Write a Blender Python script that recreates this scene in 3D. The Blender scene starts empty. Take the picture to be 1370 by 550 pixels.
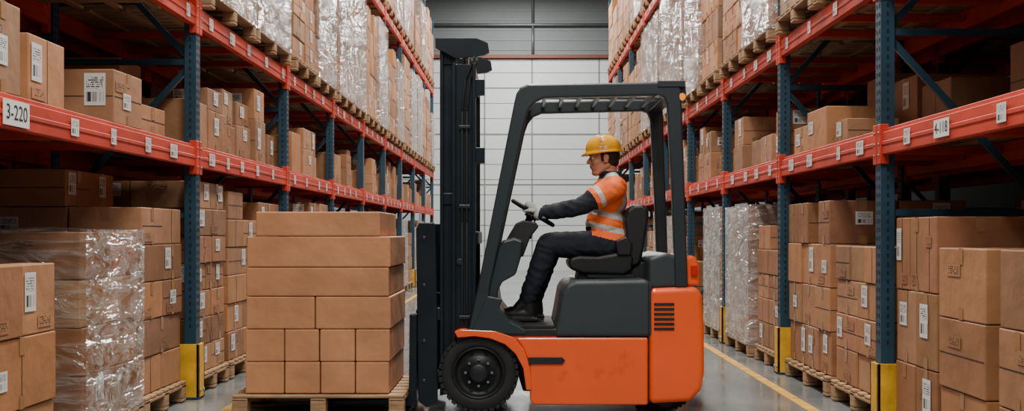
import bpy, bmesh, math, random
from mathutils import Vector, Matrix, Quaternion, noise as mnoise
R=random.Random(11)
ZOOM=(1,685,275)
CX,CY,FP,H=695.0,312.0,1550.0,1.13
def W(px,py,Y): return ((px-CX)*Y/FP, H+(CY-py)*Y/FP)
def W3(px,py,Y):
    a=W(px,py,Y); return Vector((a[0],Y,a[1]))
scene=bpy.context.scene
# ---------------------------------------------------------------- materials
M={}
def newmat(name):
    m=bpy.data.materials.new(name); m.use_nodes=True
    nt=m.node_tree; b=nt.nodes['Principled BSDF']; M[name]=m
    return m,nt,b
def noise_col(nt,col,amt,scale,detail=4,stretch=None):
    tc=nt.nodes.new('ShaderNodeTexCoord'); n=nt.nodes.new('ShaderNodeTexNoise')
    n.inputs['Scale'].default_value=scale; n.inputs['Detail'].default_value=detail
    if stretch:
        mp=nt.nodes.new('ShaderNodeMapping'); mp.inputs['Scale'].default_value=stretch
        nt.links.new(tc.outputs['Object'],mp.inputs[0]); nt.links.new(mp.outputs[0],n.inputs['Vector'])
    else: nt.links.new(tc.outputs['Object'],n.inputs['Vector'])
    r=nt.nodes.new('ShaderNodeMapRange'); r.inputs[1].default_value=.3; r.inputs[2].default_value=.7
    r.inputs[3].default_value=1-amt; r.inputs[4].default_value=1+amt*.5
    nt.links.new(n.outputs['Fac'],r.inputs[0])
    mx=nt.nodes.new('ShaderNodeVectorMath'); mx.operation='SCALE'
    mx.inputs[0].default_value=col[:3]
    nt.links.new(r.outputs[0],mx.inputs['Scale'])
    return mx,n
def simple(name,col,rough=.5,metal=0,amt=.15,scale=6,bump=0,bscale=40,stretch=None,coat=0,emit=0,grime=0):
    m,nt,b=newmat(name)
    mx,n=noise_col(nt,col,amt,scale,stretch=stretch)
    last=mx.outputs[0]
    if grime:
        tc=nt.nodes.new('ShaderNodeTexCoord'); n3=nt.nodes.new('ShaderNodeTexNoise'); n3.inputs['Scale'].default_value=5; n3.inputs['Detail'].default_value=12; n3.inputs['Roughness'].default_value=.75
        nt.links.new(tc.outputs['Object'],n3.inputs['Vector'])
        r=nt.nodes.new('ShaderNodeMapRange'); r.inputs[1].default_value=.56; r.inputs[2].default_value=.72; r.inputs[3].default_value=0; r.inputs[4].default_value=grime
        nt.links.new(n3.outputs['Fac'],r.inputs[0])
        mi=nt.nodes.new('ShaderNodeMix'); mi.data_type='RGBA'; mi.inputs[7].default_value=(.03,.025,.02,1)
        nt.links.new(r.outputs[0],mi.inputs[0]); nt.links.new(last,mi.inputs[6]); last=mi.outputs[2]
    nt.links.new(last,b.inputs['Base Color'])
    b.inputs['Roughness'].default_value=rough; b.inputs['Metallic'].default_value=metal
    if coat: b.inputs['Coat Weight'].default_value=coat; b.inputs['Coat Roughness'].default_value=.15
    if emit:
        b.inputs['Emission Color'].default_value=(*col,1); b.inputs['Emission Strength'].default_value=emit
    if bump:
        n2=nt.nodes.new('ShaderNodeTexNoise'); n2.inputs['Scale'].default_value=bscale; n2.inputs['Detail'].default_value=5
        tc=nt.nodes.new('ShaderNodeTexCoord'); nt.links.new(tc.outputs['Object'],n2.inputs['Vector'])
        bp=nt.nodes.new('ShaderNodeBump'); bp.inputs['Strength'].default_value=bump; bp.inputs['Distance'].default_value=.01
        nt.links.new(n2.outputs['Fac'],bp.inputs['Height']); nt.links.new(bp.outputs[0],b.inputs['Normal'])
    return m
def attr_mul(nt,mx):
    at=nt.nodes.new('ShaderNodeAttribute'); at.attribute_name='Col'
    v=nt.nodes.new('ShaderNodeVectorMath'); v.operation='MULTIPLY'
    nt.links.new(mx.outputs[0],v.inputs[0]); nt.links.new(at.outputs['Color'],v.inputs[1])
    return v
def mth(nt,op,a,b=None):
    n=nt.nodes.new('ShaderNodeMath'); n.operation=op
    for i,x in enumerate((a,b)):
        if x is None: continue
        if isinstance(x,(int,float)): n.inputs[i].default_value=x
        else: nt.links.new(x,n.inputs[i])
    return n.outputs[0]
def carton_mat():
    m,nt,b=newmat('carton')
    mx,n=noise_col(nt,(1,1,1),.20,4,detail=8)
    v=attr_mul(nt,mx)
    tc=nt.nodes.new('ShaderNodeTexCoord')
    # scuffs: sparse pale streaks
    n3=nt.nodes.new('ShaderNodeTexNoise'); n3.inputs['Scale'].default_value=11; n3.inputs['Detail'].default_value=10; n3.inputs['Roughness'].default_value=.8; n3.inputs['Distortion'].default_value=.6
    nt.links.new(tc.outputs['Object'],n3.inputs['Vector'])
    r=nt.nodes.new('ShaderNodeMapRange'); r.inputs[1].default_value=.60; r.inputs[2].default_value=.75; r.inputs[3].default_value=0; r.inputs[4].default_value=.45
    nt.links.new(n3.outputs['Fac'],r.inputs[0])
    mi=nt.nodes.new('ShaderNodeMix'); mi.data_type='RGBA'; mi.inputs[7].default_value=(.52,.33,.20,1)
    nt.links.new(r.outputs[0],mi.inputs[0]); nt.links.new(v.outputs[0],mi.inputs[6])
    nt.links.new(mi.outputs[2],b.inputs['Base Color']); b.inputs['Roughness'].default_value=.58
    n2=nt.nodes.new('ShaderNodeTexNoise'); n2.inputs['Scale'].default_value=6; n2.inputs['Detail'].default_value=7
    nt.links.new(tc.outputs['Object'],n2.inputs['Vector'])
    bp=nt.nodes.new('ShaderNodeBump'); bp.inputs['Strength'].default_value=.6; bp.inputs['Distance'].default_value=.018
    nt.links.new(n2.outputs['Fac'],bp.inputs['Height']); nt.links.new(bp.outputs[0],b.inputs['Normal'])
def print_mat(name,white,dark,bars=True,cells=22,rows=15):
    m,nt,b=newmat(name); b.inputs['Roughness'].default_value=.5
    uv=nt.nodes.new('ShaderNodeUVMap'); uv.uv_map='UVMap'
    sp=nt.nodes.new('ShaderNodeSeparateXYZ'); nt.links.new(uv.outputs[0],sp.inputs[0])
    u,v=sp.outputs[0],sp.outputs[1]
    inb=mth(nt,'MULTIPLY',mth(nt,'GREATER_THAN',u,.1),mth(nt,'LESS_THAN',u,.9))
    at=nt.nodes.new('ShaderNodeAttribute'); at.attribute_name='Col'
    seed=mth(nt,'MULTIPLY',at.outputs['Fac'],931.7)
    w=nt.nodes.new('ShaderNodeTexWhiteNoise'); w.noise_dimensions='2D'
    cb=nt.nodes.new('ShaderNodeCombineXYZ')
    nt.links.new(mth(nt,'ADD',mth(nt,'FLOOR',mth(nt,'MULTIPLY',u,cells)),seed),cb.inputs[0])
    nt.links.new(mth(nt,'FLOOR',mth(nt,'MULTIPLY',v,rows)),cb.inputs[1])
    nt.links.new(cb.outputs[0],w.inputs['Vector'])
    rowmask=mth(nt,'GREATER_THAN',mth(nt,'FRACT',mth(nt,'MULTIPLY',v,rows)),.45)
    txt=mth(nt,'MULTIPLY',mth(nt,'GREATER_THAN',w.outputs['Value'],.4),rowmask)
    txt=mth(nt,'MULTIPLY',txt,mth(nt,'MULTIPLY',mth(nt,'GREATER_THAN',v,.52 if bars else .12),mth(nt,'LESS_THAN',v,.9)))
    mask=txt
    if bars:
        w2=nt.nodes.new('ShaderNodeTexWhiteNoise'); w2.noise_dimensions='1D'
        nt.links.new(mth(nt,'FLOOR',mth(nt,'MULTIPLY',u,34)),w2.inputs['W'])
        br=mth(nt,'MULTIPLY',mth(nt,'GREATER_THAN',w2.outputs['Value'],.5),mth(nt,'MULTIPLY',mth(nt,'GREATER_THAN',v,.12),mth(nt,'LESS_THAN',v,.42)))
        mask=mth(nt,'MAXIMUM',txt,br)
    mask=mth(nt,'MULTIPLY',mask,inb)
    mix=nt.nodes.new('ShaderNodeMix'); mix.data_type='RGBA'
    nt.links.new(mask,mix.inputs[0])
    if white: mix.inputs[6].default_value=(*white,1)
    else: nt.links.new(at.outputs['Color'],mix.inputs[6])
    mix.inputs[7].default_value=(*dark,1)
    nt.links.new(mix.outputs[2],b.inputs['Base Color'])
carton_mat()
print_mat('label',(.66,.68,.68),(.04,.04,.045))
print_mat('carton_print',None,(.05,.028,.016),bars=False,cells=12,rows=6)
simple('sign_white',(.72,.73,.72),.5,amt=.05)
simple('tape',(.33,.18,.085),.20,amt=.1)
simple('wood',(.36,.22,.115),.8,amt=.35,scale=3,bump=.4,stretch=(2,2,20))
simple('deck_wood',(.34,.21,.12),.85,amt=.35,scale=2,bump=.3)
simple('rack_blue',(.011,.052,.088),.45,amt=.25,scale=5,bump=.08,grime=.3)
simple('rack_orange',(.55,.036,.014),.55,amt=.25,scale=4,bump=.08,grime=.35)
simple('rack_yellow',(.72,.40,.02),.5,amt=.3,scale=9,grime=.5)
simple('slot_dark',(.004,.006,.008),.8,amt=0)
simple('bolt',(.35,.36,.37),.35,metal=.9)
simple('dark_bolt',(.05,.055,.06),.35,metal=.7)
simple('fl_orange',(.90,.105,.013),.30,amt=.08,scale=2,coat=.3,bump=.02,grime=.35)
simple('fl_dark',(.018,.028,.034),.36,amt=.15,scale=3,coat=.1,bump=.04,bscale=120)
simple('fl_hood',(.026,.038,.045),.48,amt=.15,scale=3,bump=.15,bscale=200)
simple('fl_black',(.008,.009,.010),.55,amt=.2,bump=.1,bscale=150)
simple('mast_steel',(.011,.018,.024),.30,metal=.3,amt=.3,scale=5)
simple('chrome',(.6,.6,.6),.2,metal=1)
simple('rubber',(.010,.011,.012),.75,amt=.35,scale=8,bump=.3)
simple('rim',(.022,.025,.029),.45,metal=.4,amt=.2)
simple('amber',(.9,.28,.01),.2,emit=.6)
simple('redlens',(.5,.02,.01),.2)
simple('vinyl',(.009,.010,.012),.42,amt=.2,bump=.12,bscale=120)
simple('hivis',(1.0,.17,.03),.75,amt=.12,scale=14,bump=.5,bscale=22)
simple('reflective',(.50,.52,.50),.35,amt=.1)
simple('navy',(.006,.0105,.021),.85,amt=.35,scale=12,bump=.6,bscale=18)
simple('skin',(.55,.25,.155),.5,amt=.12,scale=20)
simple('lips',(.38,.12,.09),.5,amt=.05)
simple('hair',(.018,.010,.006),.7,amt=.3,scale=60,bump=.5,bscale=200)
simple('eye_white',(.7,.7,.68),.2,amt=0); simple('iris',(.02,.012,.008),.2,amt=0)
simple('helmet',(1.0,.45,.01),.26,amt=.03,coat=.4)
simple('glove',(.50,.52,.50),.8,amt=.2,scale=30,bump=.4)
simple('boot',(.012,.011,.010),.5,amt=.3,bump=.2)
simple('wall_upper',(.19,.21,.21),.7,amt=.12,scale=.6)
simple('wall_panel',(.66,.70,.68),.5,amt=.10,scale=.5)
simple('seam',(.22,.24,.25),.7,amt=.1)
simple('trim_red',(.20,.05,.03),.6); simple('pipe',(.16,.17,.18),.5,metal=.5)
simple('side_wall',(.03,.036,.04),.8,amt=.1,scale=.5)
simple('ceiling_grey',(.08,.09,.10),.8,amt=.1,scale=.5)
simple('lamp_white',(.7,.7,.7),.4)
simple('line_yellow',(.66,.36,.04),.5,amt=.45,scale=7,grime=.6)
# floor
m,nt,b=newmat('floor_concrete')
tc=nt.nodes.new('ShaderNodeTexCoord')
n1=nt.nodes.new('ShaderNodeTexNoise'); n1.inputs['Scale'].default_value=.9; n1.inputs['Detail'].default_value=9; n1.inputs['Roughness'].default_value=.65
nt.links.new(tc.outputs['Object'],n1.inputs['Vector'])
cr=nt.nodes.new('ShaderNodeValToRGB'); cr.color_ramp.elements[0].position=.3; cr.color_ramp.elements[1].position=.72
cr.color_ramp.elements[0].color=(.11,.13,.135,1); cr.color_ramp.elements[1].color=(.25,.275,.28,1)
nt.links.new(n1.outputs['Fac'],cr.inputs[0]); nt.links.new(cr.outputs[0],b.inputs['Base Color'])
n2=nt.nodes.new('ShaderNodeTexNoise'); n2.inputs['Scale'].default_value=3; n2.inputs['Detail'].default_value=8
nt.links.new(tc.outputs['Object'],n2.inputs['Vector'])
mr=nt.nodes.new('ShaderNodeMapRange'); mr.inputs[1].default_value=.3; mr.inputs[2].default_value=.7; mr.inputs[3].default_value=.06; mr.inputs[4].default_value=.26
nt.links.new(n2.outputs['Fac'],mr.inputs[0]); nt.links.new(mr.outputs[0],b.inputs['Roughness'])
b.inputs['Specular IOR Level'].default_value=.8
# shrink wrap
def wrapmat(name,base,amp,sc=(3.2,3.2,9),gmax=.45):
    m,nt,b=newmat(name)
    b.inputs['Base Color'].default_value=(.70,.73,.74,1); b.inputs['Roughness'].default_value=.16
    b.inputs['Specular IOR Level'].default_value=.8
    tc=nt.nodes.new('ShaderNodeTexCoord'); mp=nt.nodes.new('ShaderNodeMapping'); mp.inputs['Scale'].default_value=sc; mp.inputs['Rotation'].default_value=(.30,.35,0)
    n=nt.nodes.new('ShaderNodeTexNoise'); n.inputs['Scale'].default_value=1.6; n.inputs['Detail'].default_value=4; n.inputs['Distortion'].default_value=.9
    nt.links.new(tc.outputs['Object'],mp.inputs[0]); nt.links.new(mp.outputs[0],n.inputs['Vector'])
    rd=mth(nt,'SUBTRACT',1.0,mth(nt,'ABSOLUTE',mth(nt,'SUBTRACT',mth(nt,'MULTIPLY',n.outputs['Fac'],4.0),2.0)))
    rd=mth(nt,'MAXIMUM',rd,0.0); rd3=mth(nt,'POWER',rd,4.5)
    f=mth(nt,'ADD',mth(nt,'MULTIPLY',rd3,amp),base)
    bp=nt.nodes.new('ShaderNodeBump'); bp.inputs['Strength'].default_value=.8; bp.inputs['Distance'].default_value=.035
    nt.links.new(rd,bp.inputs['Height']); nt.links.new(bp.outputs[0],b.inputs['Normal'])
    tr=nt.nodes.new('ShaderNodeBsdfTransparent'); mx=nt.nodes.new('ShaderNodeMixShader')
    nt.links.new(f,mx.inputs[0]); nt.links.new(tr.outputs[0],mx.inputs[1]); nt.links.new(b.outputs[0],mx.inputs[2])
    gl=nt.nodes.new('ShaderNodeBsdfGlossy'); gl.inputs['Roughness'].default_value=.09; gl.inputs['Color'].default_value=(1,1,1,1)
    nt.links.new(bp.outputs[0],gl.inputs['Normal'])
    fr=nt.nodes.new('ShaderNodeFresnel'); fr.inputs[0].default_value=1.5; nt.links.new(bp.outputs[0],fr.inputs['Normal'])
    mx2=nt.nodes.new('ShaderNodeMixShader'); nt.links.new(mth(nt,'MINIMUM',mth(nt,'MULTIPLY',fr.outputs[0],1.8),gmax),mx2.inputs[0]); nt.links.new(mx.outputs[0],mx2.inputs[1]); nt.links.new(gl.outputs[0],mx2.inputs[2])
    out=[x for x in nt.nodes if x.type=='OUTPUT_MATERIAL'][0]
    nt.links.new(mx2.outputs[0],out.inputs[0])
wrapmat('shrink_wrap',.02,.24,(1.5,1.5,5.5),.42); wrapmat('shrink_wrap_milky',.15,.30,(2.2,2.2,6),.42)
# ---------------------------------------------------------------- mesh builder
class MB:
    def __init__(s): s.v=[];s.f=[];s.m=[];s.c=[];s.sm=[];s.uv=[]
    def face(s,pts,m,col=(1,1,1),uv=None,smooth=False):
        i=len(s.v); s.v+= [tuple(p) for p in pts]; n=len(pts)
        s.f.append(tuple(range(i,i+n))); s.m.append(m); s.c.append(col); s.sm.append(smooth)
        s.uv.append(uv or ((0,0),(1,0),(1,1),(0,1))[:n] if n==4 else tuple((0,0) for _ in range(n)))
    def fidx(s,idx,m,col=(1,1,1),smooth=False):
        s.f.append(tuple(idx)); s.m.append(m); s.c.append(col); s.sm.append(smooth); s.uv.append(tuple((0,0) for _ in idx))
    def box(s,c,size,m,col=(1,1,1),rot=0,mat=None):
        i=len(s.v); hx,hy,hz=[a/2 for a in size]; ca,sa=math.cos(rot),math.sin(rot)
        for dz in(-hz,hz):
            for dx,dy in((-hx,-hy),(hx,-hy),(hx,hy),(-hx,hy)):
                if mat is not None:
                    p=mat@Vector((dx,dy,dz)); s.v.append((c[0]+p.x,c[1]+p.y,c[2]+p.z))
                else: s.v.append((c[0]+dx*ca-dy*sa,c[1]+dx*sa+dy*ca,c[2]+dz))
        for f in((0,3,2,1),(4,5,6,7),(0,1,5,4),(1,2,6,5),(2,3,7,6),(3,0,4,7)):
            s.fidx([i+k for k in f],m,col)
    def bar(s,p,q,w,h,m,up=(0,0,1)):
        p=Vector(p);q=Vector(q);d=q-p;L=d.length;d.normalize();u=Vector(up)
        if abs(d.dot(u))>.95:u=Vector((0,1,0))
        a=d.cross(u).normalized();b_=a.cross(d).normalized()
        mt=Matrix((a,d,b_)).transposed()
        s.box((p+q)/2,(w,L,h),m,mat=mt)
    def cyl(s,p,q,r1,r2,m,n=16,cap=True):
        p=Vector(p);q=Vector(q);d=(q-p).normalized();u=Vector((0,0,1))
        if abs(d.dot(u))>.95:u=Vector((0,1,0))
        a=d.cross(u).normalized();b_=d.cross(a).normalized();i=len(s.v)
        for c,r in((p,r1),(q,r2)):
            for k in range(n):
                t=2*math.pi*k/n; s.v.append(tuple(c+a*math.cos(t)*r+b_*math.sin(t)*r))
        for k in range(n): s.fidx((i+k,i+(k+1)%n,i+n+(k+1)%n,i+n+k),m,smooth=True)
        if cap: s.fidx(range(i+n-1,i-1,-1),m); s.fidx(range(i+n,i+2*n),m)
    def tube(s,pts,r,m,n=8):
        for a,b in zip(pts[:-1],pts[1:]): s.cyl(a,b,r,r,m,n)
    def prism(s,pts,y0,y1,m,smooth=False):
        area=sum(pts[k][0]*pts[(k+1)%len(pts)][1]-pts[(k+1)%len(pts)][0]*pts[k][1] for k in range(len(pts)))
        if area<0: pts=pts[::-1]
        n=len(pts);i=len(s.v)
        s.v+=[(p[0],y0,p[1]) for p in pts]+[(p[0],y1,p[1]) for p in pts]
        s.fidx(range(i,i+n),m); s.fidx(range(i+2*n-1,i+n-1,-1),m)
        for k in range(n): s.fidx((i+(k+1)%n,i+k,i+n+k,i+n+(k+1)%n),m,smooth=smooth)
    def lathe(s,prof,c,m,n=48,axis='Y',smooth=True):
        i=len(s.v);k=len(prof)
        for a in range(n):
            t=2*math.pi*a/n
            for r,h in prof:
                s.v.append((c[0]+r*math.cos(t),c[1]+h,c[2]+r*math.sin(t)))
        for a in range(n):
            for j in range(k-1):
                s.fidx((i+a*k+j,i+((a+1)%n)*k+j,i+((a+1)%n)*k+j+1,i+a*k+j+1),m,smooth=smooth)
    def obj(s,name,parent=None,bevel=0,seg=2,recalc=False):
        me=bpy.data.meshes.new(name); me.from_pydata(s.v,[],s.f)
        names=sorted(set(s.m)); idx={n:i for i,n in enumerate(names)}
        for n in names: me.materials.append(M[n])
        me.polygons.foreach_set('material_index',[idx[x] for x in s.m])
        me.polygons.foreach_set('use_smooth',s.sm)
        uvl=me.uv_layers.new(name='UVMap'); ca=me.color_attributes.new(name='Col',type='FLOAT_COLOR',domain='CORNER')
        uu=[];cc=[]
        for f,u,c in zip(s.f,s.uv,s.c):
            for k in range(len(f)):
                uu+=list(u[k]); cc+=[c[0],c[1],c[2],1]
        uvl.data.foreach_set('uv',uu); ca.data.foreach_set('color',cc)
        me.validate(); me.update()
        if recalc:
            bm=bmesh.new(); bm.from_mesh(me); bmesh.ops.recalc_face_normals(bm,faces=bm.faces); bm.to_mesh(me); bm.free()
        o=bpy.data.objects.new(name,me); scene.collection.objects.link(o)
        if parent: o.parent=parent
        if bevel:
            b=o.modifiers.new('bevel','BEVEL'); b.width=bevel; b.segments=seg; b.limit_method='ANGLE'; b.angle_limit=math.radians(35); b.harden_normals=False
        return o
def empty(name,loc=(0,0,0)):
    e=bpy.data.objects.new(name,None); scene.collection.objects.link(e); e.empty_display_size=.2
    return e
# ---------------------------------------------------------------- cartons
BASE=(.385,.180,.080)
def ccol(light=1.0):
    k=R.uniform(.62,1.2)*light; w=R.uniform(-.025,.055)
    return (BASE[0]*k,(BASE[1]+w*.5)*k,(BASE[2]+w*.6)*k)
def fquad(mb,c,size,rot,face,u0,u1,v0,v1,m,col,off=.0025):
    hx,hy,hz=[a/2 for a in size]
    ca,sa=math.cos(rot),math.sin(rot)
    def T(x,y,z): return (c[0]+x*ca-y*sa,c[1]+x*sa+y*ca,c[2]+z)
    def P(u,v):
        if face=='-y': return T(-hx+u*2*hx,-hy-off,-hz+v*2*hz)
        if face=='+x': return T(hx+off,-hy+u*2*hy,-hz+v*2*hz)
        if face=='-x': return T(-hx-off,hy-u*2*hy,-hz+v*2*hz)
        if face=='+z': return T(-hx+u*2*hx,-hy+v*2*hy,hz+off)
    mb.face([P(u0,v0),P(u1,v0),P(u1,v1),P(u0,v1)],m,col)
def carton(mb,x0,x1,y0,y1,z0,z1,d=0,col=None,label=.25,tape=.6,pr=.45,rot=0):
    if x0>x1:x0,x1=x1,x0
    col=col or ccol(); c=((x0+x1)/2,(y0+y1)/2,(z0+z1)/2); s=(x1-x0,y1-y0,z1-z0)
    mb.box(c,s,'carton',col,rot)
    fx='-x' if d>0 else '+x'
    for face,wd in((fx,s[1]),('-y',s[0])):
        if R.random()<tape:
            t=.026/wd
            fquad(mb,c,s,rot,face,.5-t,.5+t,max(0,1-.08/s[2]),1,'tape',col)
            fquad(mb,c,s,rot,face,.5-t,.5+t,0,min(1,.06/s[2]),'tape',col)
        if tape>0:
            if R.random()<.3: fquad(mb,c,s,rot,face,.5-.003/wd,.5+.003/wd,0,1,'slot_dark',col,off=.0012)
            elif R.random()<.3: fquad(mb,c,s,rot,face,0.02,.98,.5-.0025/s[2],.5+.0025/s[2],'slot_dark',col,off=.0012)
        r=R.random(); sd=(R.random(),R.random(),R.random())
        if r<label:
            w=min(.12,wd*.38)/wd; h=min(R.choice((.09,.13,.18)),s[2]*.6)/s[2]; a=R.uniform(.06,.9-w); bb=R.uniform(.3,.95-h)
            fquad(mb,c,s,rot,face,a,a+w,bb,bb+h,'label',sd,off=.004)
        if R.random()<pr:
            w=min(.17,wd*.42)/wd; h=min(.06,s[2]*.3)/s[2]; a=R.uniform(.05,.93-w); bb=R.choice((.08,.6))
            dc=tuple(q*.97 for q in col)
            fquad(mb,c,s,rot,face,a,a+w,bb,bb+h,'carton_print',dc,off=.0033)
    if R.random()<tape: fquad(mb,c,s,rot,'+z',.5-.03/s[0],.5+.03/s[0],0,1,'tape',col)
def pallet(mb,x0,x1,y0,y1,z,along='x',h=.135):
    if x0>x1:x0,x1=x1,x0
    sx=x1-x0;sy=y1-y0;bw=.095
    for k in range(3):
        for j in range(3):
            cx=x0+bw/2+k*(sx-bw)/2; cy=y0+bw/2+j*(sy-bw)/2
            mb.box((cx,cy,z+h/2),(bw,bw,h-.044-.002),'wood')
    for j in range(3):
        cy=y0+bw/2+j*(sy-bw)/2
        mb.box(((x0+x1)/2,cy,z+.011),(sx,bw,.022),'wood')
    for k in range(3):
        cx=x0+bw/2+k*(sx-bw)/2
        mb.box((cx,(y0+y1)/2,z+h-.033),(bw,sy,.022),'wood')
    n=7
    for k in range(n):
        cy=y0+bw/2+k*(sy-bw)/(n-1)
        mb.box(((x0+x1)/2,cy,z+h-.011),(sx,bw,.02),'wood')
    return z+h
def shell(mb,x0,x1,y0,y1,z0,z1,m,n=9,amp=.016):
    if x0>x1:x0,x1=x1,x0
    def grid(fn,nu,nv):
        i=len(mb.v)
        for a in range(nu+1):
            for b in range(nv+1):
                e=0 if a in(0,nu) or b in(0,nv) else R.uniform(-amp*.3,amp)
                mb.v.append(tuple(fn(a/nu,b/nv,e)))
        for a in range(nu):
            for b in range(nv):
                q=i+a*(nv+1)+b
                mb.fidx((q,q+nv+1,q+nv+2,q+1),m,smooth=True)
    dx,dy,dz=x1-x0,y1-y0,z1-z0
    grid(lambda u,v,e:(x0+u*dx,y0-e,z0+v*dz),n,n+3)
    grid(lambda u,v,e:(x1-u*dx,y1+e,z0+v*dz),n,n+3)
    grid(lambda u,v,e:(x1+e,y0+u*dy,z0+v*dz),n,n+3)
    grid(lambda u,v,e:(x0-e,y1-u*dy,z0+v*dz),n,n+3)
    grid(lambda u,v,e:(x0+u*dx,y0+v*dy,z1+e),n,n)
def stack(d,xf,y0,y1,zb,top,depth=.95,pal=True,wrap=None,hh=(.22,.34),ny=None,nx=2,light=1.0,label=.22,pr=.45,name=None,bev=.006,partial=.35,seg=2,grow=1.0):
    mb=MB(); xa=xf*d; xb=(xf+depth)*d
    z=zb
    if pal: z=pallet(mb,xa-.02*d,xb,y0-.01,y1+.01,zb)+.002
    base=R.uniform(*hh); g=.007
    nlay=max(1,round((top-z)/base)); h=(top-z)/nlay
    cn=ny or R.choice((2,3))
    for L in range(nlay):
        k=cn if R.random()<.75 else max(1,cn+R.choice((-1,1)))
        lc=ccol(light)
        for a in range(k):
            for b in range(nx):
                if L==nlay-1 and not wrap and R.random()<partial and k>1: continue
                w=(y1-y0)/k; dd=depth/nx; jx=R.uniform(0,.018)
                ya=y0+a*w+g/2; xs=xf+b*dd+g/2+jx
                col=ccol(light) if R.random()<.4 else tuple(q*R.uniform(.92,1.06) for q in lc)
                carton(mb,xs*d,(xf+(b+1)*dd-g/2+jx*.3)*d,ya,ya+w-g,z,z+h-.004,d,col,label=label,pr=pr,rot=R.uniform(-.012,.012))
        z+=h
    nm=name or ('shrink_wrapped_pallet_load' if wrap else ('palletized_cartons' if pal else 'cardboard_box_stack'))
    o=mb.obj(nm,bevel=bev,seg=seg)
    if wrap:
        mw=MB(); shell(mw,xa-.02*d,xb+.012*d,y0-.016,y1+.016,zb+.10 if pal else zb+.01,z+.008,wrap)
        w=mw.obj('stretch_film',parent=o)
    return o
# ---------------------------------------------------------------- racks
L1,L2,L3=1.66,2.62,4.75
def dtop(L): return L+.08
DEPTH=1.05
def rack(d,xf,posts,levels,detail=True,ztop=6.6,slats=True):
    root=empty('pallet_rack')
    up=MB();bm_=MB();dk=MB();lb=MB()
    xr=xf+DEPTH-.08
    for Y in posts:
        for xx in(xf,xr):
            cx=d*(xx+.04)
            up.box((cx,Y,ztop/2+.005),(.08,.10,ztop-.01),'rack_blue')
            up.box((cx,Y,.01),(.13,.15,.012),'rack_blue')
            if detail and Y<15:
                zz=.5
                while zz<(4.3 if Y<9 else 3.4):
                    for s in(-1,1):
                        up.box((d*(xx-.0005),Y+s*.022,zz),(.003,.012,.026),'slot_dark')
                    up.box((cx,Y-.0505,zz),(.014,.003,.026),'slot_dark')
                    zz+=.05
        cx=d*(xf+.04)
        for s in(-1,1): up.box((cx,Y+s*.062,.19),(.13,.016,.37),'rack_yellow')
        up.box((d*(xf-.016),Y,.19),(.018,.14,.37),'rack_yellow')
        for s in(-1,1): up.cyl((d*(xf-.025),Y+s*.04,.06),(d*(xf-.034),Y+s*.04,.06),.012,.012,'bolt',8)
        zs=[.25,1.25,2.3,3.35,4.4,5.5,6.4]
        for i,z in enumerate(zs):
            up.bar((d*(xf+.07),Y,z),(d*(xr+.01),Y,z),.035,.04,'rack_blue')
            if i<len(zs)-1:
                a,b=(z+.03,zs[i+1]-.03)
                if i%2: a,b=b,a
                up.bar((d*(xf+.07),Y+.022,a),(d*(xr+.01),Y+.022,b),.03,.04,'rack_blue')
    for i in range(len(posts)-1):
        ya,yb=posts[i]+.052,posts[i+1]-.052
        for L in levels:
            for xx in(xf,xr+.03):
                cx=d*(xx+.025); yc=(ya+yb)/2
                bm_.box((cx,yc,L-.012),(.05,yb-ya,.126),'rack_orange')
                bm_.box((d*(xx+.036),yc,L+.0635),(.028,yb-ya,.025),'rack_orange')
                bm_.box((d*(xx-.0015),yc,L-.012),(.006,yb-ya,.022),'rack_orange')
                for y,s in((ya,-1),(yb,1)):
                    bm_.box((d*(xx+.016),y+s*.012,L-.015),(.052,.062,.23),'rack_orange')
                    if detail and xx==xf and y<15:
                        for q in(-.08,-.015,.05): bm_.cyl((d*(xx-.008),y+s*.012,L+q),(d*(xx-.016),y+s*.012,L+q),.009,.009,'bolt',8)
            if slats:
                y=ya+.06
                while y<yb-.04:
                    dk.box((d*(xf+.02+(DEPTH-.04)/2+.02),y,L+.066),(DEPTH-.14,.095,.02),'deck_wood'); y+=.125
                for q in(.25,.5,.75):
                    dk.box((d*(xf+DEPTH*q),(ya+yb)/2,L+.043),(.05,yb-ya,.02),'deck_wood')
                for q in(.25,.5,.75):
                    yy=ya+(yb-ya)*q; bm_.box((d*(xf+DEPTH/2),yy,L+.0),(DEPTH-.12,.045,.05),'rack_orange')
            if detail and ya<24:
                y=ya+.22 if not(d<0 and abs(ya-4.67)<.02 and L<2) else ya+1.0
                while y<yb-.15:
                    w=R.choice((.08,.10,.15)); hh=.085
                    sd=(R.random(),R.random(),R.random()); x=d*(xf-.0062)
                    p=[(x,y,L-.05),(x,y+w,L-.05),(x,y+w,L-.05+hh),(x,y,L-.05+hh)]
                    if d>0:p=[p[1],p[0],p[3],p[2]]
                    if not(d>0 and L<2 and 5.4<y<5.9): lb.face(p,'label',sd)
                    y+=R.uniform(.42,.75)
    up.obj('uprights',root,bevel=.004,seg=1); bm_.obj('beams',root,bevel=.003,seg=1)
    if dk.v: dk.obj('decking',root)
    if lb.v: lb.obj('beam_labels',root)
    return root
XL,XR=2.2,2.09
PL=[1.7,4.62,7.93,11.0,13.7,16.35,19.0,21.65,24.3,27.0,29.6]
PR=[1.6,4.18,6.75,9.33,11.9,14.4,16.95,19.5,22.05,24.6,27.15]
RKL=rack(-1,XL,PL,(L1,L2,L3)); RKR=rack(1,XR,PR,(L1,L2,L3))
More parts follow.
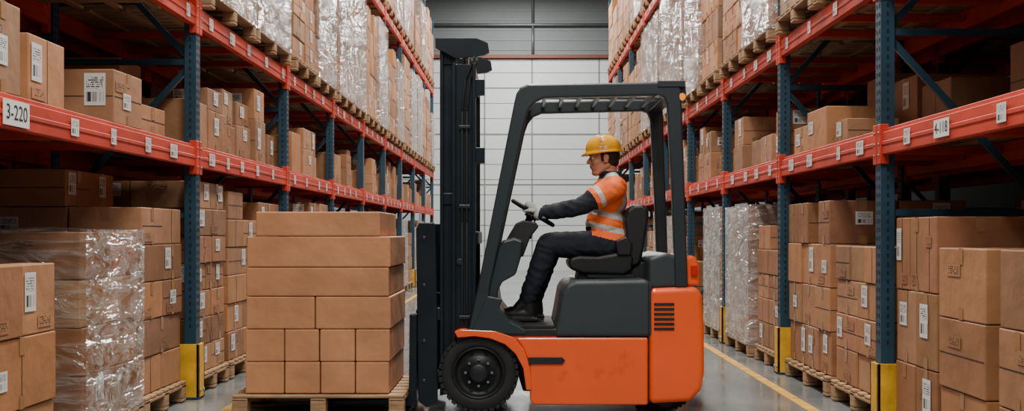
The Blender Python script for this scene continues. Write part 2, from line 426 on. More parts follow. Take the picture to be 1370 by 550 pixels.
def beam_sign(d,xf,y0,w,L,txt,root,h=.11):
    x=d*(xf-.0075); mb=MB(); mb.box((x,y0+w/2,L-.01),(.004,w,h),'sign_white'); o=mb.obj('location_sign',root)
    c=bpy.data.curves.new('location_text','FONT'); c.body=txt; c.size=h*.85; c.align_x='CENTER'; c.align_y='CENTER'; c.extrude=.0004
    c.materials.append(M['slot_dark']); t=bpy.data.objects.new('location_text',c); scene.collection.objects.link(t)
    t.location=(x-d*.0028,y0+w/2,L-.01); t.rotation_euler=(math.pi/2,0,-d*math.pi/2); t.parent=o
beam_sign(-1,XL,4.92,.26,L1,'3-220',RKL)
beam_sign(1,XR,5.62,.2,L1,'4-118',RKR,.09)
rack(-1,XL+DEPTH+.22,PL[1:8],(L1,L2),detail=False,ztop=5)
rack(1,XR+DEPTH+.22,PR[1:8],(L1,L2),detail=False,ztop=5)
for d,xf,P in((-1,XL,PL),(1,XR,PR)):
    for i in range(1,len(P)-1):
        ya,yb=P[i]+.1,P[i+1]-.1; w=(yb-ya)/2
        for k in range(2):
            y0=ya+k*w+.04;y1=y0+w-.08
            r=R.random()
            wr='shrink_wrap_milky' if r<.35 else ('shrink_wrap' if r<.6 else None)
            if i==2 and d<0: wr='shrink_wrap_milky'
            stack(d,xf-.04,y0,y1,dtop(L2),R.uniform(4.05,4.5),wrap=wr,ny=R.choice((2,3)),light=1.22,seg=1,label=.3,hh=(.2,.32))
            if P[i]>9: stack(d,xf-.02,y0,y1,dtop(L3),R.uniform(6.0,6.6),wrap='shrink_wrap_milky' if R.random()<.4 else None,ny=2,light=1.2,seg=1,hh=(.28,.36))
def loose(d,items,z,name='cardboard_boxes'):
    mb=MB()
    for it in items:
        xo,y0,y1,dp,h=it[:5]; zz=z+(it[5] if len(it)>5 else 0)
        carton(mb,xo*d,(xo+dp)*d,y0,y1,zz,zz+h,d,label=.35,rot=R.uniform(-.03,.03))
    return mb.obj(name,bevel=.006)
z1=dtop(L1)
loose(-1,[(2.24,4.85,5.2,.34,.40),(2.3,5.42,5.86,.30,.33),(2.24,6.42,6.86,.32,.30),(2.3,7.05,7.5,.3,.18),(2.75,4.9,5.3,.4,.3),(2.75,6.0,6.4,.4,.36),(2.7,7.2,7.7,.45,.3)],z1)
for d,xf,P,st in((-1,XL,PL,2),(1,XR,PR,2)):
    for i in range(st,len(P)-1):
        y=P[i]+.12; it=[]
        while y<P[i+1]-.45:
            w=R.uniform(.28,.5); h=R.uniform(.22,.4); dp=R.uniform(.3,.45); xo=xf+R.uniform(.03,.12)
            if y+w>P[i+1]-.1: break
            it.append((xo,y,y+w,dp,h))
            if R.random()<.55: it.append((xo+.01,y+.01,y+w-.02,dp-.02,R.uniform(.15,.3),h+.002))
            if R.random()<.8: it.append((xf+.58,y,y+w,.4,R.uniform(.3,.62)))
            y+=w+R.choice((.03,.05,.25))
        if d>0 and i==2: it=[(xf+.05,8.1,8.6,.4,.28),(xf+.06,8.63,9.05,.4,.2),(xf+.1,7.75,8.05,.35,.16),(xf+.55,7.1,7.6,.42,.35),(xf+.55,7.7,8.2,.42,.45),(xf+.58,8.4,8.9,.4,.55)]
        loose(d,it,z1)
loose(1,[(XR+.62,5.4,5.85,.38,.3),(XR+.6,5.9,6.35,.38,.42),(XR+.6,4.5,5.0,.38,.3)],z1)
stack(-1,2.24,4.86,5.62,.006,.99,depth=.9,ny=2,nx=2,hh=(.38,.42),pal=False,partial=0,label=.5,light=.95)
stack(-1,2.24,5.95,6.84,.006,1.14,depth=.95,wrap='shrink_wrap',ny=2,nx=2,hh=(.24,.28),label=.2)
stack(-1,2.26,6.95,7.78,.006,1.52,depth=.9,ny=2,nx=2,hh=(.22,.28),label=.5,partial=.1)
stack(-1,2.24,8.08,8.85,.006,1.50,depth=.95,ny=2,hh=(.2,.26),label=.5,partial=.1)
stack(-1,2.24,8.95,9.9,.006,1.46,depth=.95,ny=2,hh=(.2,.26),label=.3,partial=.3)
stack(-1,2.24,10.0,10.85,.006,1.4,depth=.95,ny=2,label=.3)
stack(1,2.14,4.35,5.2,.006,1.06,depth=.9,pal=False,ny=2,nx=2,hh=(.34,.38),partial=0,label=.3,light=.95)
stack(1,2.13,5.32,5.92,.006,1.06,depth=.9,pal=False,ny=1,nx=2,hh=(.30,.36),partial=0,label=.35,pr=.6)
stack(1,2.14,5.98,6.62,.006,1.22,depth=.95,pal=False,ny=2,nx=2,hh=(.36,.40),partial=0,label=.5)
stack(1,2.13,6.86,7.85,.006,1.05,depth=.95,ny=2,nx=2,hh=(.2,.25),partial=.2,label=.4)
stack(1,2.13,7.98,9.2,.006,1.36,depth=.95,ny=3,nx=2,hh=(.24,.3),partial=.25,label=.4)
stack(1,2.13,9.5,10.4,.006,1.2,depth=.95,ny=2,hh=(.2,.26),label=.3)
stack(1,2.10,10.55,11.7,.006,1.38,depth=.95,wrap='shrink_wrap_milky',ny=3,label=.2)
stack(1,2.10,12.05,13.1,.006,1.4,depth=.95,wrap='shrink_wrap_milky',ny=3,label=.2)
for d,xf,P,st in((-1,XL,PL,3),(1,XR,PR,5)):
    for i in range(st,len(P)-1):
        ya,yb=P[i]+.1,P[i+1]-.1; w=(yb-ya)/2
        for k in range(2):
            stack(d,xf+.03,ya+k*w+.04,ya+k*w+w-.04,.006,R.uniform(1.0,1.48),wrap='shrink_wrap' if R.random()<.25 else None,seg=1)
for d,xf,P in((-1,XL+DEPTH+.22,PL),(1,XR+DEPTH+.22,PR)):
    for i in range(1,7):
        ya,yb=P[i]+.1,P[i+1]-.1; w=(yb-ya)/2
        for k in range(2):
            y0=ya+k*w+.04;y1=y0+w-.08
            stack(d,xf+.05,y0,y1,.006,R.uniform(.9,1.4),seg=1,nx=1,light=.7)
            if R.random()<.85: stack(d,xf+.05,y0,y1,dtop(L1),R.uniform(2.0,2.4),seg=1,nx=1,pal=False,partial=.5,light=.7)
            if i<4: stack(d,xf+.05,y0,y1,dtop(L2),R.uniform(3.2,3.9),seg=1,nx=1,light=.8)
# ---------------------------------------------------------------- room shell
YW=35.0; XS=7.5; YF=-6.0; ZC=9.4
mb=MB(); mb.box((0,(YW+YF)/2,-.05),(2*XS,YW-YF,.1),'floor_concrete'); mb.obj('floor')
mb=MB()
for s in(-1,1): mb.box((s*1.87,(YW+YF)/2,.002),(.075,YW-YF-.4,.003),'line_yellow')
mb.obj('floor_marking')
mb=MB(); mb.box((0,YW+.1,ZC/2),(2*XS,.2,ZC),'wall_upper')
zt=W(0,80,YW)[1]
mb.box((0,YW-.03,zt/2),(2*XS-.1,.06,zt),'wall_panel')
for x in(-5.2,-3.0,-1.05,.38,2.4,4.3,5.6): mb.box((x,YW-.064,zt/2),(.045,.01,zt),'seam')
z=.45
while z<zt-.1: mb.box((0,YW-.064,z),(2*XS-.1,.01,.014),'seam'); z+=.46
for y in(118,180,247): mb.box((0,YW-.066,W(0,y,YW)[1]),(2*XS-.1,.012,.035),'seam')
z=zt+.3
while z<ZC-.2: mb.box((0,YW-.008,z),(2*XS-.1,.02,.03),'seam'); z+=.3
mb.obj('wall_back')
mb=MB(); mb.box((0,YW-.1,zt+.08),(2*XS-.2,.16,.10),'trim_red'); mb.obj('trim_1')
mb=MB(); pz=W(0,34,YW)[1]; mb.cyl((-XS+.2,YW-.1,pz),(XS-.2,YW-.1,pz),.05,.05,'pipe',10); mb.cyl((.4,YW-.1,pz+.03),(.4,YW-.1,ZC-.1),.04,.04,'pipe',10); mb.cyl((.4,YW-.1,pz-.03),(.4,YW-.1,zt+.14),.04,.04,'pipe',10)
mb.cyl((2.85,YW-.13,.05),(2.85,YW-.13,ZC-.1),.06,.06,'pipe',10)
mb.obj('wall_pipework')
for s,n in((-1,'wall_left'),(1,'wall_right')):
    mb=MB(); mb.box((s*(XS+.1),(YW+YF)/2,ZC/2),(.2,YW-YF,ZC),'side_wall'); mb.obj(n)
mb=MB(); mb.box((0,(YW+YF)/2,ZC+.05),(2*XS,YW-YF,.1),'ceiling_grey'); mb.obj('ceiling')
def lamp(x,y,z,sx,sy,e,col=(1,.94,.85)):
    root=MB(); root.box((x,y,z+.06),(sx+.1,sy+.1,.1),'lamp_white')
    root.cyl((x,y-sy*.3,z+.1),(x,y-sy*.3,ZC-.01),.012,.012,'pipe',6); root.cyl((x,y+sy*.3,z+.1),(x,y+sy*.3,ZC-.01),.012,.012,'pipe',6)
    o=root.obj('high_bay_or_fill_lamp')
    l=bpy.data.lights.new('lamp_light','AREA'); l.shape='RECTANGLE'; l.size=sx; l.size_y=sy; l.energy=e; l.color=col
    lo=bpy.data.objects.new('lamp_light',l); lo.location=(x,y,z-.005); scene.collection.objects.link(lo); lo.parent=o
for y in(7,12,17,22): lamp(0,y,8.3,.7,2.4,480)
lamp(0,27,8.3,.7,2.4,540,(1,.99,.96)); lamp(0,31.5,8.3,.7,2.4,560,(1,.99,.96))
lamp(0,2.6,6.2,1.6,1.6,360); lamp(-2.2,-1.5,6.0,1.6,1.6,220); lamp(2.2,-1.5,6.0,1.6,1.6,220)  # added fill lamps, out of view, to light the forklift's camera-facing side
w=bpy.data.worlds.new('World'); scene.world=w; w.use_nodes=True
w.node_tree.nodes['Background'].inputs[0].default_value=(.74,.87,1,1); w.node_tree.nodes['Background'].inputs[1].default_value=.17
# ---------------------------------------------------------------- carried load
mb=MB(); YP=7.08; s=FP/YP
X=lambda px:(px-CX)/s
pallet(mb,X(311),X(541),YP-.02,YP+.96,.004,h=.14)
zb=.147
def row(edges,h,z):
    for a,b in zip(edges[:-1],edges[1:]):
        for k in range(2):
            kk=R.uniform(.95,1.05); col=(.50*kk,.228*kk,.104*kk)
            carton(mb,X(a)+.003,X(b)-.003,YP+.01+k*.46,YP+.01+k*.46+.452,z+.001,z+h-.002,-1,col,label=0,tape=0,pr=0,rot=R.uniform(-.004,.004))
zz=zb
for e,h in(((327,380,428,475,521),.196),((327,380,427,475,522),.200),((328,421,523),.200),((328,521),.178),((329,523),.190),((341,509),.152)):
    row(e,h,zz); zz+=h
mb.obj('palletized_cartons',bevel=.008,seg=3)
# ---------------------------------------------------------------- forklift
FK=empty('forklift'); YN=7.2; YX=8.22
def PX(pts,Y=YN): return [W(a,b,Y) for a,b in pts]
def part(name,pts,y0,y1,m,bev=.012,seg=3,Y=None):
    mb=MB(); mb.prism(PX(pts,Y or YN),y0,y1,m); o=mb.obj(name,FK,bevel=bev,seg=seg,recalc=True); return o
part('side_skirt',[(690,452),(867,452),(867,542),(714,542),(709,536),(709,487),(706,480),(700,466)],YN,YX,'fl_orange')
part('sill',[(645,446),(745,446),(745,462),(868,462),(868,472),(700,472),(690,458)],YN+.02,YX-.02,'fl_orange',.006)
part('counterweight',[(869,386),(915,384),(934,384),(940,396),(943,440),(943,500),(939,522),(925,538),(869,541)],YN,YX,'fl_orange',.035,5)
part('rear_cowl',[(869,346),(893,338),(908,344),(917,360),(919,384),(869,386)],YN+.03,YX-.03,'fl_hood',.02,4)
part('rear_bulge',[(917,346),(926,341),(934,345),(938,360),(938,383),(919,383)],YN+.05,YX-.05,'fl_orange',.02,4)
part('battery_hood',[(741,451),(747,420),(752,392),(758,381),(770,376),(866,374),(874,382),(875,451)],YN+.005,YX-.005,'fl_hood',.028,5)
part('chassis',[(600,452),(660,452),(706,460),(720,470),(860,480),(860,532),(700,532),(690,500),(600,500)],YN+.28,YX-.28,'fl_black',.01)
part('floor_plate',[(624,441),(745,441),(745,450),(640,450),(624,450)],YN+.01,YX-.01,'fl_black',.004)
part('floor_mat',[(668,437),(742,437),(742,441),(668,441)],YN+.05,YX-.05,'rubber',.002)
fen=[(608,444),(616,441),(662,443),(686,451),(701,467),(709,490),(712,522),(704,522),(700,493),(690,474),(676,461),(656,453),(635,450),(612,452)]
part('fender_near',fen,YN-.005,YN+.26,'fl_orange',.006); part('fender_far',fen,YX-.26,YX,'fl_orange',.006)
mb=MB(); mb.prism(PX([(707,478),(752,478),(756,482),(752,487),(707,487)]),YN-.012,YN+.01,'fl_black')
for k in range(6): mb.box((W(876+0,0,YN)[0]+.058,YN-.002,W(0,407+k*6.6,YN)[1]),(.125,.012,.016),'fl_black')
mb.prism(PX([(880,541),(905,541),(900,549),(885,549)]),YN+.1,YX-.1,'fl_black')
mb.box((*[W(867.8,0,YN)[0]],YN-.0005,.45),(.006,.006,.75),'fl_black')
mb.box((W(930,0,YN)[0],YN+.04,W(0,362,YN)[1]),(.04,.03,.06),'redlens')
mb.obj('trim_details',FK,bevel=.002)
outer=[(626,446),(640,380),(688,136),(691,124),(697,116),(707,112),(900,109),(908,111),(912,120),(921,384)]
inner=[(904,384),(899,250),(893,140),(889,130),(880,127),(728,131),(716,136),(708,146),(703,160),(655,385),(650,446)]
for n,y0,y1 in(('guard_frame_near',YN+.01,YN+.075),('guard_frame_far',YX-.075,YX-.01)): part(n,outer+inner,y0,y1,'fl_dark',.012,3)
mb=MB()
def bx(px0,py0,px1,py1,y0,y1,m):
    a=W(px0,py0,YN);c=W(px1,py1,YN); mb.box(((a[0]+c[0])/2,(y0+y1)/2,(a[1]+c[1])/2),(abs(a[0]-c[0]),y1-y0,abs(a[1]-c[1])),m)
for k in range(7):
    x=728+k*25; bx(x,115,x+5,123,YN+.07,YX-.07,'fl_dark')
bx(700,113,712,128,YN+.07,YX-.07,'fl_dark'); bx(890,110,910,128,YN+.07,YX-.07,'fl_dark')
for py in(YN+.36,YN+.68): bx(708,112.5,900,116,py,py+.02,'fl_dark')
mb.obj('guard_roof_bars',FK,bevel=.004)
mb=MB(); bx(880,108,917,116,YN+.0,YN+.12,'fl_dark'); bx(905,114,919,136,YN+.04,YN+.12,'fl_dark')
c=W(913,129,YN); mb.cyl((c[0],YN+.045,c[1]),(c[0],YN+.01,c[1]),.026,.022,'amber',16); mb.obj('indicator_lamp',FK,bevel=.003)
part('front_cowl',[(630,446),(650,392),(664,336),(672,322),(688,318),(700,322),(697,345),(690,368),(672,378),(665,392),(668,412),(680,427),(700,438),(700,446)],YN+.05,YX-.05,'fl_dark',.015,3)
part('dash_panel',[(676,322),(690,298),(700,294),(718,297),(722,303),(710,318),(700,345),(688,345)],YN+.25,YX-.25,'fl_black',.01,3)
part('cowl_side',[(628,447),(652,396),(672,400),(668,412),(682,430),(704,442),(704,447)],YN,YN+.06,'fl_dark',.008)
YS0,YS1=YN+.26,YN+.76
part('seat_cushion',[(760,352),(764,345),(775,342),(800,343),(838,336),(848,344),(846,362),(835,368),(780,366),(764,361)],YS0,YS1,'vinyl',.02,4,Y=YS0)
part('seat_backrest',[(836,296),(840,280),(848,274),(860,273),(868,278),(869,290),(863,330),(857,354),(846,358),(836,348),(834,335),(838,315)],YS0+.02,YS1-.02,'vinyl',.022,4,Y=YS0)
part('seat_base',[(775,364),(846,362),(858,350),(866,352),(864,378),(772,378)],YS0+.05,YS1-.05,'fl_black',.01,3,Y=YS0)
part('seat_rail',[(786,367),(850,367),(850,372),(786,372)],YS0+.02,YS0+.04,'dark_bolt',.002,1,Y=YS0)
part('hip_rest',[(822,322),(838,316),(846,326),(844,342),(826,342)],YS0-.02,YS0+.02,'vinyl',.012,3,Y=YS0)
# mast
mb=MB()
def chan(x0,x1,y,s,z0,z1):
    mb.box(((x0+x1)/2,y,(z0+z1)/2),(x1-x0,.018,z1-z0),'mast_steel')
    for x in(x0+.011,x1-.011): mb.box((x,y+s*.025,(z0+z1)/2),(.022,.05,z1-z0),'mast_steel')
ya,yb=YN+.14,YX-.14
for y,s in((ya,-1),(yb,1)):
    chan(-.425,-.275,y,s,.08,2.20); chan(-.505,-.405,y+(-s)*.055,s,.10,2.36)
    mb.cyl((-.34,y-s*.06,.12),(-.34,y-s*.06,1.25),.035,.035,'mast_steel'); mb.cyl((-.34,y-s*.06,1.25),(-.34,y-s*.06,2.28),.02,.02,'chrome')
for z,h,x in((.25,.12,-.35),(1.1,.08,-.31),(2.13,.13,-.33)): mb.box((x,(ya+yb)/2,z),(.10,yb-ya,h),'mast_steel')
for z,h in((2.28,.15),(1.35,.07),(.3,.08)): mb.box((-.455,(ya+yb)/2,z),(.08,yb-ya-.06,h),'mast_steel')
cp=[(-.53,2.30),(-.53,2.36),(-.27,2.36),(-.20,2.33),(-.19,2.27),(-.23,2.25),(-.40,2.23)]
mb.prism(cp,ya-.04,ya+.0,'mast_steel'); mb.prism(cp,yb,yb+.04,'mast_steel')
for z in(2.05,1.62): mb.box((-.25,ya-.01,z),(.06,.05,.10),'mast_steel')
for k in range(3): mb.cyl((-.36+k*.03,(ya+yb)/2-.1,.3),(-.36+k*.03,(ya+yb)/2-.1,2.2),.010,.010,'rubber',8)
for q in(ya+.18,yb-.18): mb.box((-.46,q,1.25),(.02,.035,2.0),'rubber')
for q in(.32,.95): mb.cyl((-.38,ya-.025,q),(-.38,ya-.032,q),.02,.02,'dark_bolt',12)
for o_ in(-.332,-.362): mb.tube([(o_,ya-.02,.5),(o_,ya-.03,1.2),(o_,ya-.028,1.9),(o_+.02,ya-.03,2.1),(o_+.06,ya-.02,2.2),(o_+.06,ya+.03,2.24)],.008,'rubber')
for z in(.6,1.3,1.8): mb.box((-.347,ya-.035,z),(.07,.012,.02),'dark_bolt')
mb.obj('mast',FK,bevel=.004)
mb=MB()
cpl=PX([(557,306),(562,298),(581,298),(583,304),(585,400),(586,540),(571,545),(560,536)],ya-.02)
mb.prism(cpl,ya-.045,ya-.022,'mast_steel'); mb.prism(cpl,yb+.022,yb+.045,'mast_steel')
for z,h in((.18,.10),(.50,.10),(.78,.05),(1.17,.05)): mb.box((-.615,(ya+yb)/2,z),(.045,yb-ya+.05,h),'mast_steel')
for k in range(8):
    y=ya+k*(yb-ya)/7; mb.box((-.62,y,.85),(.03,.022,.66),'mast_steel')
for y in(ya+.03,yb-.03):
    mb.box((-.56,y,.42),(.08,.03,.6),'mast_steel')
    for z in(.22,.62): mb.cyl((-.52,y-.02,z),(-.52,y+.03,z),.04,.04,'dark_bolt',16)
for z in(.2,.45,.8,1.1): mb.cyl((-.60,ya-.045,z),(-.60,ya-.055,z),.014,.014,'dark_bolt',6)
mb.obj('carriage',FK,bevel=.006)
mb=MB()
for y in(YP+.24,YP+.70):
    mb.prism([(-1.70,.052),(-1.72,.062),(-.72,.092),(-.695,.12),(-.69,.62),(-.645,.62),(-.645,.05)],y-.05,y+.05,'mast_steel')
mb.obj('forks',FK,bevel=.004,recalc=True)
mb=MB(); mb.cyl((-.30,YN+.2,.55),(-.02,YN+.2,.42),.03,.03,'fl_black'); mb.obj('tilt_cylinder',FK)
def wheel(name,cx,cz,r,y0,wd,near):
    mb=MB(); s=-1 if near else 1; k=r/.255
    yc=y0+wd/2
    h=wd/2
    tyre=[(.160,h*.75),(.168,h*.95),(.185,h),(.222,h*.98),(.236,h*.88),(.243,h*.75),(.244,0),(.243,-h*.75),(.232,-h),(.165,-h),(.16,-h*.8)]
    mb.lathe([(a*k,yc+s*b) for a,b in tyre],(cx,0,cz),'rubber',64)
    for a in range(36):
        t=2*math.pi*a/36; c_,s_=math.cos(t),math.sin(t)
        mt=Matrix(((c_,0,-s_),(0,1,0),(s_,0,c_)))
        rr=.2415*k
        mb.box((cx+rr*c_,yc+s*h*.58,cz+rr*s_),(.020*k,h*.74,.030*k),'rubber',mat=mt)
        mb.box((cx+rr*c_,yc-s*h*.4,cz+rr*s_),(.020*k,h*.8,.030*k),'rubber',mat=mt)
    rim=[(.162,h*.75),(.164,h*.93),(.156,h*.97),(.150,h*.80),(.138,h*.45),(.115,h*.42),(.100,h*.62),(.065,h*.66),(.060,h*.95),(.045,h*1.05),(.0,h*1.05)]
    mb.lathe([(a*k,yc+s*b) for a,b in rim],(cx,0,cz),'rim',48)
    for a in range(8):
        t=2*math.pi*a/8
        mb.cyl((cx+.083*k*math.cos(t),yc+s*h*.62,cz+.083*k*math.sin(t)),(cx+.083*k*math.cos(t),yc+s*h*.80,cz+.083*k*math.sin(t)),.010*k,.009*k,'bolt',6)
        t+=.39
        mb.cyl((cx+.124*k*math.cos(t),yc+s*h*.40,cz+.124*k*math.sin(t)),(cx+.124*k*math.cos(t),yc+s*h*.46,cz+.124*k*math.sin(t)),.014*k,.014*k,'slot_dark',10)
    mb.obj(name,FK,recalc=True)
cx=W(640,0,YN)[0]
wheel('front_wheel_near',cx,.256,.2535,YN+.03,.19,True); wheel('front_wheel_far',cx,.256,.2535,YX-.22,.19,False)
wheel('rear_wheel_near',.93,.19,.186,YN+.12,.15,True); wheel('rear_wheel_far',.93,.19,.186,YX-.27,.15,False)
YC=7.7
C=W3(713,285,YC); d1=Vector((.85,0,-.52)).normalized(); nn=Vector((.52,0,.85)).normalized(); RS=.155; ey=Vector((0,1,0))
mb=MB()
def rimpt(t,rr=RS): return C+d1*math.cos(t)*rr+ey*math.sin(t)*rr
i0=len(mb.v)
for a in range(40):
    t=2*math.pi*a/40; rd=(d1*math.cos(t)+ey*math.sin(t))
    for b in range(10):
        u=2*math.pi*b/10; mb.v.append(tuple(C+rd*(RS+.014*math.cos(u))+nn*.014*math.sin(u)))
for a in range(40):
    for b in range(10):
        mb.fidx((i0+a*10+b,i0+((a+1)%40)*10+b,i0+((a+1)%40)*10+(b+1)%10,i0+a*10+(b+1)%10),'fl_black',smooth=True)
for t in(.3,2.4,4.5): mb.bar(C-nn*.02,rimpt(t),.022,.010,'fl_black',up=nn)
mb.cyl(C-nn*.04,C+nn*.004,.045,.035,'fl_black',20); mb.cyl(C-nn*.03,C-nn*.22,.022,.026,'fl_black',14)
mb.obj('steering_wheel',FK,recalc=True)
mb=MB()
for k in range(3):
    b0=W3(700+k*5,320,YC+.22+k*.04); mb.cyl(b0,b0+Vector((.03,0,.14)),.006,.006,'chrome',8); mb.cyl(b0+Vector((.03,0,.13)),b0+Vector((.036,0,.17)),.013,.015,'fl_black',12)
mb.obj('hydraulic_levers',FK)
# ---------------------------------------------------------------- driver
DR=empty('forklift_driver')
def sph(bm,c,r,rot=None,n=20):
    r=r if hasattr(r,'__len__') else (r,r,r)
    mt=Matrix.Translation(c)@(rot.to_matrix().to_4x4() if rot else Matrix())@Matrix.Diagonal((*r,1))
    bmesh.ops.create_uvsphere(bm,u_segments=n,v_segments=n//2+2,radius=1,matrix=mt)
def cap(bm,p,q,r1,r2,n=20):
    p=Vector(p);q=Vector(q); sph(bm,p,r1,n=n); sph(bm,q,r2,n=n)
    d=q-p; rt=d.to_track_quat('Z','Y').to_matrix().to_4x4()
    bmesh.ops.create_cone(bm,cap_ends=True,segments=n,radius1=r1,radius2=r2,depth=d.length,matrix=Matrix.Translation((p+q)/2)@rt)
def organic(name,bm,voxel,mats,cls=None,smooth=4,parent=DR,wrinkle=0):
    me=bpy.data.meshes.new(name); bm.to_mesh(me); bm.free()
    o=bpy.data.objects.new(name,me); scene.collection.objects.link(o)
    rm=o.modifiers.new('r','REMESH'); rm.mode='VOXEL'; rm.voxel_size=voxel; rm.use_smooth_shade=True
    sm=o.modifiers.new('s','SMOOTH'); sm.factor=.5; sm.iterations=smooth
    dg=bpy.context.evaluated_depsgraph_get(); me2=bpy.data.meshes.new_from_object(o.evaluated_get(dg))
    o.modifiers.clear(); o.data=me2
    me2.materials.clear()
    for m in mats: me2.materials.append(M[m])
    if cls:
        for p in me2.polygons: p.material_index=cls(p.center)
    if wrinkle:
        ns=[v.normal.copy() for v in me2.vertices]
        for v,nv in zip(me2.vertices,ns):
            c=v.co
            w1=mnoise.noise(Vector((c.x*9,c.y*7,c.z*22+c.x*8)))
            w2=mnoise.noise(Vector((c.x*26-c.z*10,c.y*18,c.z*26+9)))
            w1=1-abs(w1)*2.4
            v.co=c+nv*(wrinkle*(w1*.8+w2*.4))
    me2.polygons.foreach_set('use_smooth',[True]*len(me2.polygons))
    o.parent=parent; return o
q=lambda px,py,dy=0:W3(px,py,YC+dy)
bm=bmesh.new()
sph(bm,q(814,266),(.125,.168,.155)); sph(bm,q(810,300),(.132,.160,.13)); sph(bm,q(819,322),(.138,.178,.108))
cap(bm,q(822,252,-.13),q(822,252,.13),.08,.08)
cap(bm,q(819,243,-.06),q(819,243,.06),.065,.065); cap(bm,q(817,242),q(812,232),.06,.056)
arms=[]
for s,el,wr in((-1,(776,277),(724,287)),(1,(778,276),(728,283))):
    S=q(820,252,s*.185); E=W3(*el,YC+s*.235); Wr=W3(*wr,YC+s*.175)
    cap(bm,S,S+(E-S)*.55,.078,.072); cap(bm,S+(E-S)*.4,E,.062,.058); cap(bm,E,Wr,.058,.040); arms.append((S,E,Wr))
legs=[]
for s,kn,an in((-1,(734,328),(706,400)),(1,(738,326),(715,398))):
    Hh=q(822,328,s*.09); K=W3(*kn,YC+s*.135); A=W3(*an,YC+s*.12)
    cap(bm,Hh,K,.100,.076); cap(bm,K,K+(A-K)*.4,.075,.070); cap(bm,K+(A-K)*.4,A,.070,.056); legs.append((Hh,K,A))
def seg_t(p,a,b):
    ab=b-a; t=max(0,min(1,(p-a).dot(ab)/ab.length_squared)); return t,(p-(a+ab*t)).length
zw=q(0,321)[2]; st1=q(0,307)[2]; st2=q(0,288)[2]
def cls(p):
    for S,E,Wr in arms:
        t,dd=seg_t(p,S,E); t2,d2=seg_t(p,E,Wr)
        if d2<.085 and (t2>0.02 or dd>=d2) and p.x<E.x+.05: return 1
        if dd<.09 and t>.62: return 1
        if dd<.095 and .38<t<.50 and abs(p.y-YC)>.16: return 2
    z=p.z+(p.x-.6)*.22
    if p.z<zw-.12 and p.x>.45: return 1
    if p.x<.47 and p.z<1.17: return 1
    if z<zw: return 1
    if abs(p.y-YC)<.085 and p.z>1.50: return 1
    if abs(z-st1)<.020: return 2
    if abs(z-q(0,289)[2])<.018: return 2
    if .085<abs(p.y-YC)<.125 and z>q(0,290)[2]: return 2
    return 0
organic('clothed_body',bm,.007,['hivis','navy','reflective'],cls,5,wrinkle=.006)
for (Hh,K,A),n in zip(legs,('boot_near','boot_far')):
    bm=bmesh.new(); zs=W(0,437,YN)[1]+.004
    heel=Vector((A.x+.015,A.y,zs+.05)); toe=Vector((A.x-.155,A.y,zs+.045))
    cap(bm,A+Vector((0,0,.02)),heel,.05,.046); cap(bm,heel,toe,.045,.040); cap(bm,A,toe+Vector((.07,0,.01)),.045,.038)
    mt=Matrix.Translation((A.x-.07,A.y,zs+.014))@Matrix.Diagonal((.275,.088,.026,1)); bmesh.ops.create_cube(bm,size=1,matrix=mt)
    for v in bm.verts: v.co.z=max(v.co.z,zs)
    organic(n,bm,.006,['boot'],None,3)
HO=q(807,211)
tilt=math.radians(3)
def hl(x,y,z):
    x2=x*math.cos(tilt)+z*math.sin(tilt)*1; z2=-x*math.sin(tilt)+z*math.cos(tilt)
    return HO+Vector((-x2,y,z2))
bm=bmesh.new()
sph(bm,hl(-.012,0,.028),(.094,.074,.092)); sph(bm,hl(.03,0,-.045),(.058,.056,.072)); sph(bm,hl(.055,0,-.098),(.028,.032,.022))
for s in(-1,1):
    cap(bm,hl(-.02,s*.05,-.055),hl(.045,s*.022,-.098),.022,.02,12); cap(bm,hl(.066,s*.04,.018),hl(.078,s*.012,.016),.013,.013,12)
    sph(bm,hl(.048,s*.036,-.03),(.03,.026,.03),n=12); sph(bm,hl(.092,s*.010,-.030),(.011,.010,.009),n=12)
    sph(bm,hl(-.014,s*.076,-.012),(.019,.009,.031),n=14); sph(bm,hl(-.020,s*.08,-.002),(.014,.009,.018),n=12)
cap(bm,hl(.082,0,.004),hl(.103,0,-.027),.009,.012,12)
sph(bm,hl(.083,0,-.052),(.012,.024,.006),n=12); sph(bm,hl(.080,0,-.064),(.012,.021,.007),n=12); sph(bm,hl(.07,0,-.06),(.02,.03,.02),n=12)
cap(bm,hl(-.025,0,-.05),hl(-.035,0,-.15),.056,.060)
lz0=hl(.08,0,-.05)[2]; lz1=hl(.08,0,-.069)[2]; lx=hl(.079,0,-.06)[0]
organic('head',bm,.0042,['skin','lips'],lambda p:1 if (lz1<p.z<lz0 and p.x<lx and abs(p.y-YC)<.022) else 0,2)
bm=bmesh.new(); sph(bm,hl(-.032,0,.02),(.082,.078,.086)); sph(bm,hl(-.045,0,-.03),(.058,.062,.05))
for s in(-1,1): cap(bm,hl(.012,s*.069,.02),hl(.012,s*.066,-.022),.011,.007,10)
organic('hair',bm,.005,['hair'],None,2)
for s in(-1,1):
    bm=bmesh.new(); sph(bm,hl(.069,s*.030,-.001),.0135,n=16)
    ex=hl(.0795,0,0)[0]
    organic('eye_near' if s<0 else 'eye_far',bm,.002,['eye_white','iris'],lambda p:1 if p.x<ex else 0,0)
    bm=bmesh.new(); cap(bm,hl(.072,s*.046,.020),hl(.090,s*.014,.019),.005,.005,8); organic('eyebrow',bm,.0025,['hair'],None,1)
mb=MB(); n=72
cy=hl(-.004,0,.038)
def hat(a,ph,k=1.0,dz=0):
    rx,ry,rz=.118,.095,.112
    v=Vector((math.cos(a)*math.cos(ph)*rx*k,math.sin(a)*math.cos(ph)*ry*k,math.sin(ph)**.9*rz*k+dz))
    t=math.radians(-4); x=v.x*math.cos(t)-v.z*math.sin(t); z=v.x*math.sin(t)+v.z*math.cos(t)
    return cy+Vector((-x,v.y,z))
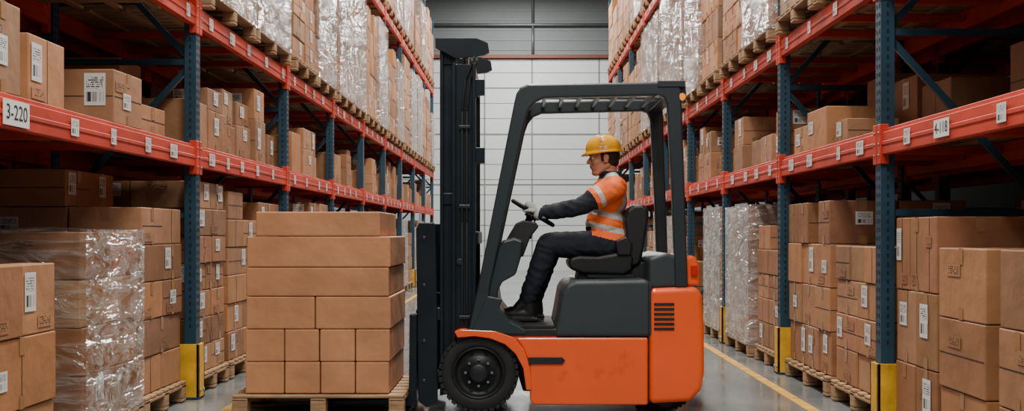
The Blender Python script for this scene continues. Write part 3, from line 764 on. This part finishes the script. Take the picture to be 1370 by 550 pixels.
def ringpt(a,kx,dz):
    f=max(0,math.cos(a)); ext=1+kx+ (.17 if kx>.05 else 0)*f**2
    v=Vector((math.cos(a)*.118*ext,math.sin(a)*.095*(1+kx),dz-.012*f*(kx>.05)))
    t=math.radians(-4); x=v.x*math.cos(t)-v.z*math.sin(t); z=v.x*math.sin(t)+v.z*math.cos(t)
    return cy+Vector((-x,v.y,z))
rings=[[ringpt(2*math.pi*a/n,-.03,-.004) for a in range(n)],[ringpt(2*math.pi*a/n,.10,-.009) for a in range(n)],[ringpt(2*math.pi*a/n,.115,-.003) for a in range(n)],[ringpt(2*math.pi*a/n,.02,.004) for a in range(n)]]
for j in range(16):
    ph=math.pi/2*j/16.3; rg=[]
    for a in range(n):
        t=2*math.pi*a/n; yy=math.sin(t)*math.cos(ph)*.095
        ridge=.006*math.exp(-(yy/.016)**2)*min(1,j/5)
        rg.append(hat(t,ph+.03,1+ridge/.11))
    rings.append(rg)
i=len(mb.v)
for r in rings: mb.v+=[tuple(p) for p in r]
for j in range(len(rings)-1):
    for a in range(n): mb.fidx((i+j*n+a,i+j*n+(a+1)%n,i+(j+1)*n+(a+1)%n,i+(j+1)*n+a),'helmet',smooth=True)
mb.fidx([i+(len(rings)-1)*n+a for a in range(n)],'helmet',smooth=True)
mb.obj('hard_hat',DR,recalc=True)
bm=bmesh.new()
for a in range(16):
    t=2*math.pi*a/16;t2=2*math.pi*(a+1)/16
    f=lambda t:q(816,236)+Vector((math.cos(t)*.066,math.sin(t)*.070,.022*math.cos(t)))
    cap(bm,f(t),f(t2),.017,.017,8)
organic('collar',bm,.006,['navy'],None,2)
for s,(S,E,Wr),ang,nm in((-1,arms[0],-100,'gloved_hand_near'),(1,arms[1],80,'gloved_hand_far')):
    t=math.radians(ang); G=rimpt(t); out=(G-C).normalized(); tan=(-d1*math.sin(t)+ey*math.cos(t))
    if tan.dot(Wr-G)<0: tan=-tan
    bm=bmesh.new()
    P=lambda a,b,c:G+tan*a+out*b+nn*c
    fw=(Wr-E).normalized()
    cap(bm,Wr-fw*.03,Wr+fw*.015,.040,.036,16)
    pc=P(.012,.012,.030)
    cap(bm,Wr,pc,.033,.030,16); cap(bm,P(.035,.02,.026),P(-.03,.02,.026),.021,.018,14); cap(bm,P(.03,.0,.032),P(-.02,.0,.032),.020,.017,14)
    for k,(o_,l) in enumerate(((-.036,.95),(-.014,1.05),(.008,1.0),(.029,.82))):
        a=P(o_,.022,.022); b=P(o_,-.020*l,.031); c=P(o_-.002,-.032*l,.004); e=P(o_-.002,-.018*l,-.021)
        r=.0098 if k<3 else .0088
        cap(bm,a,b,r+.0015,r+.0005,10); cap(bm,b,c,r+.0005,r,10); cap(bm,c,e,r,r-.001,10)
    a=P(.03,.03,.012); b=P(.0,.036,-.004); c=P(-.02,.018,-.022)
    cap(bm,a,b,.014,.0115,10); cap(bm,b,c,.0115,.0095,10)
    organic(nm,bm,.0034,['glove'],None,2)
# ---------------------------------------------------------------- camera
cam=bpy.data.cameras.new('Camera'); co=bpy.data.objects.new('Camera',cam); scene.collection.objects.link(co)
co.location=(0,0,H); co.rotation_euler=(math.pi/2,0,0)
k,zx,zy=ZOOM
cam.sensor_width=36; cam.lens=36*FP/1370*k; cam.shift_x=(zx-CX)/1370*k; cam.shift_y=(CY-zy)/1370*k
scene.camera=co
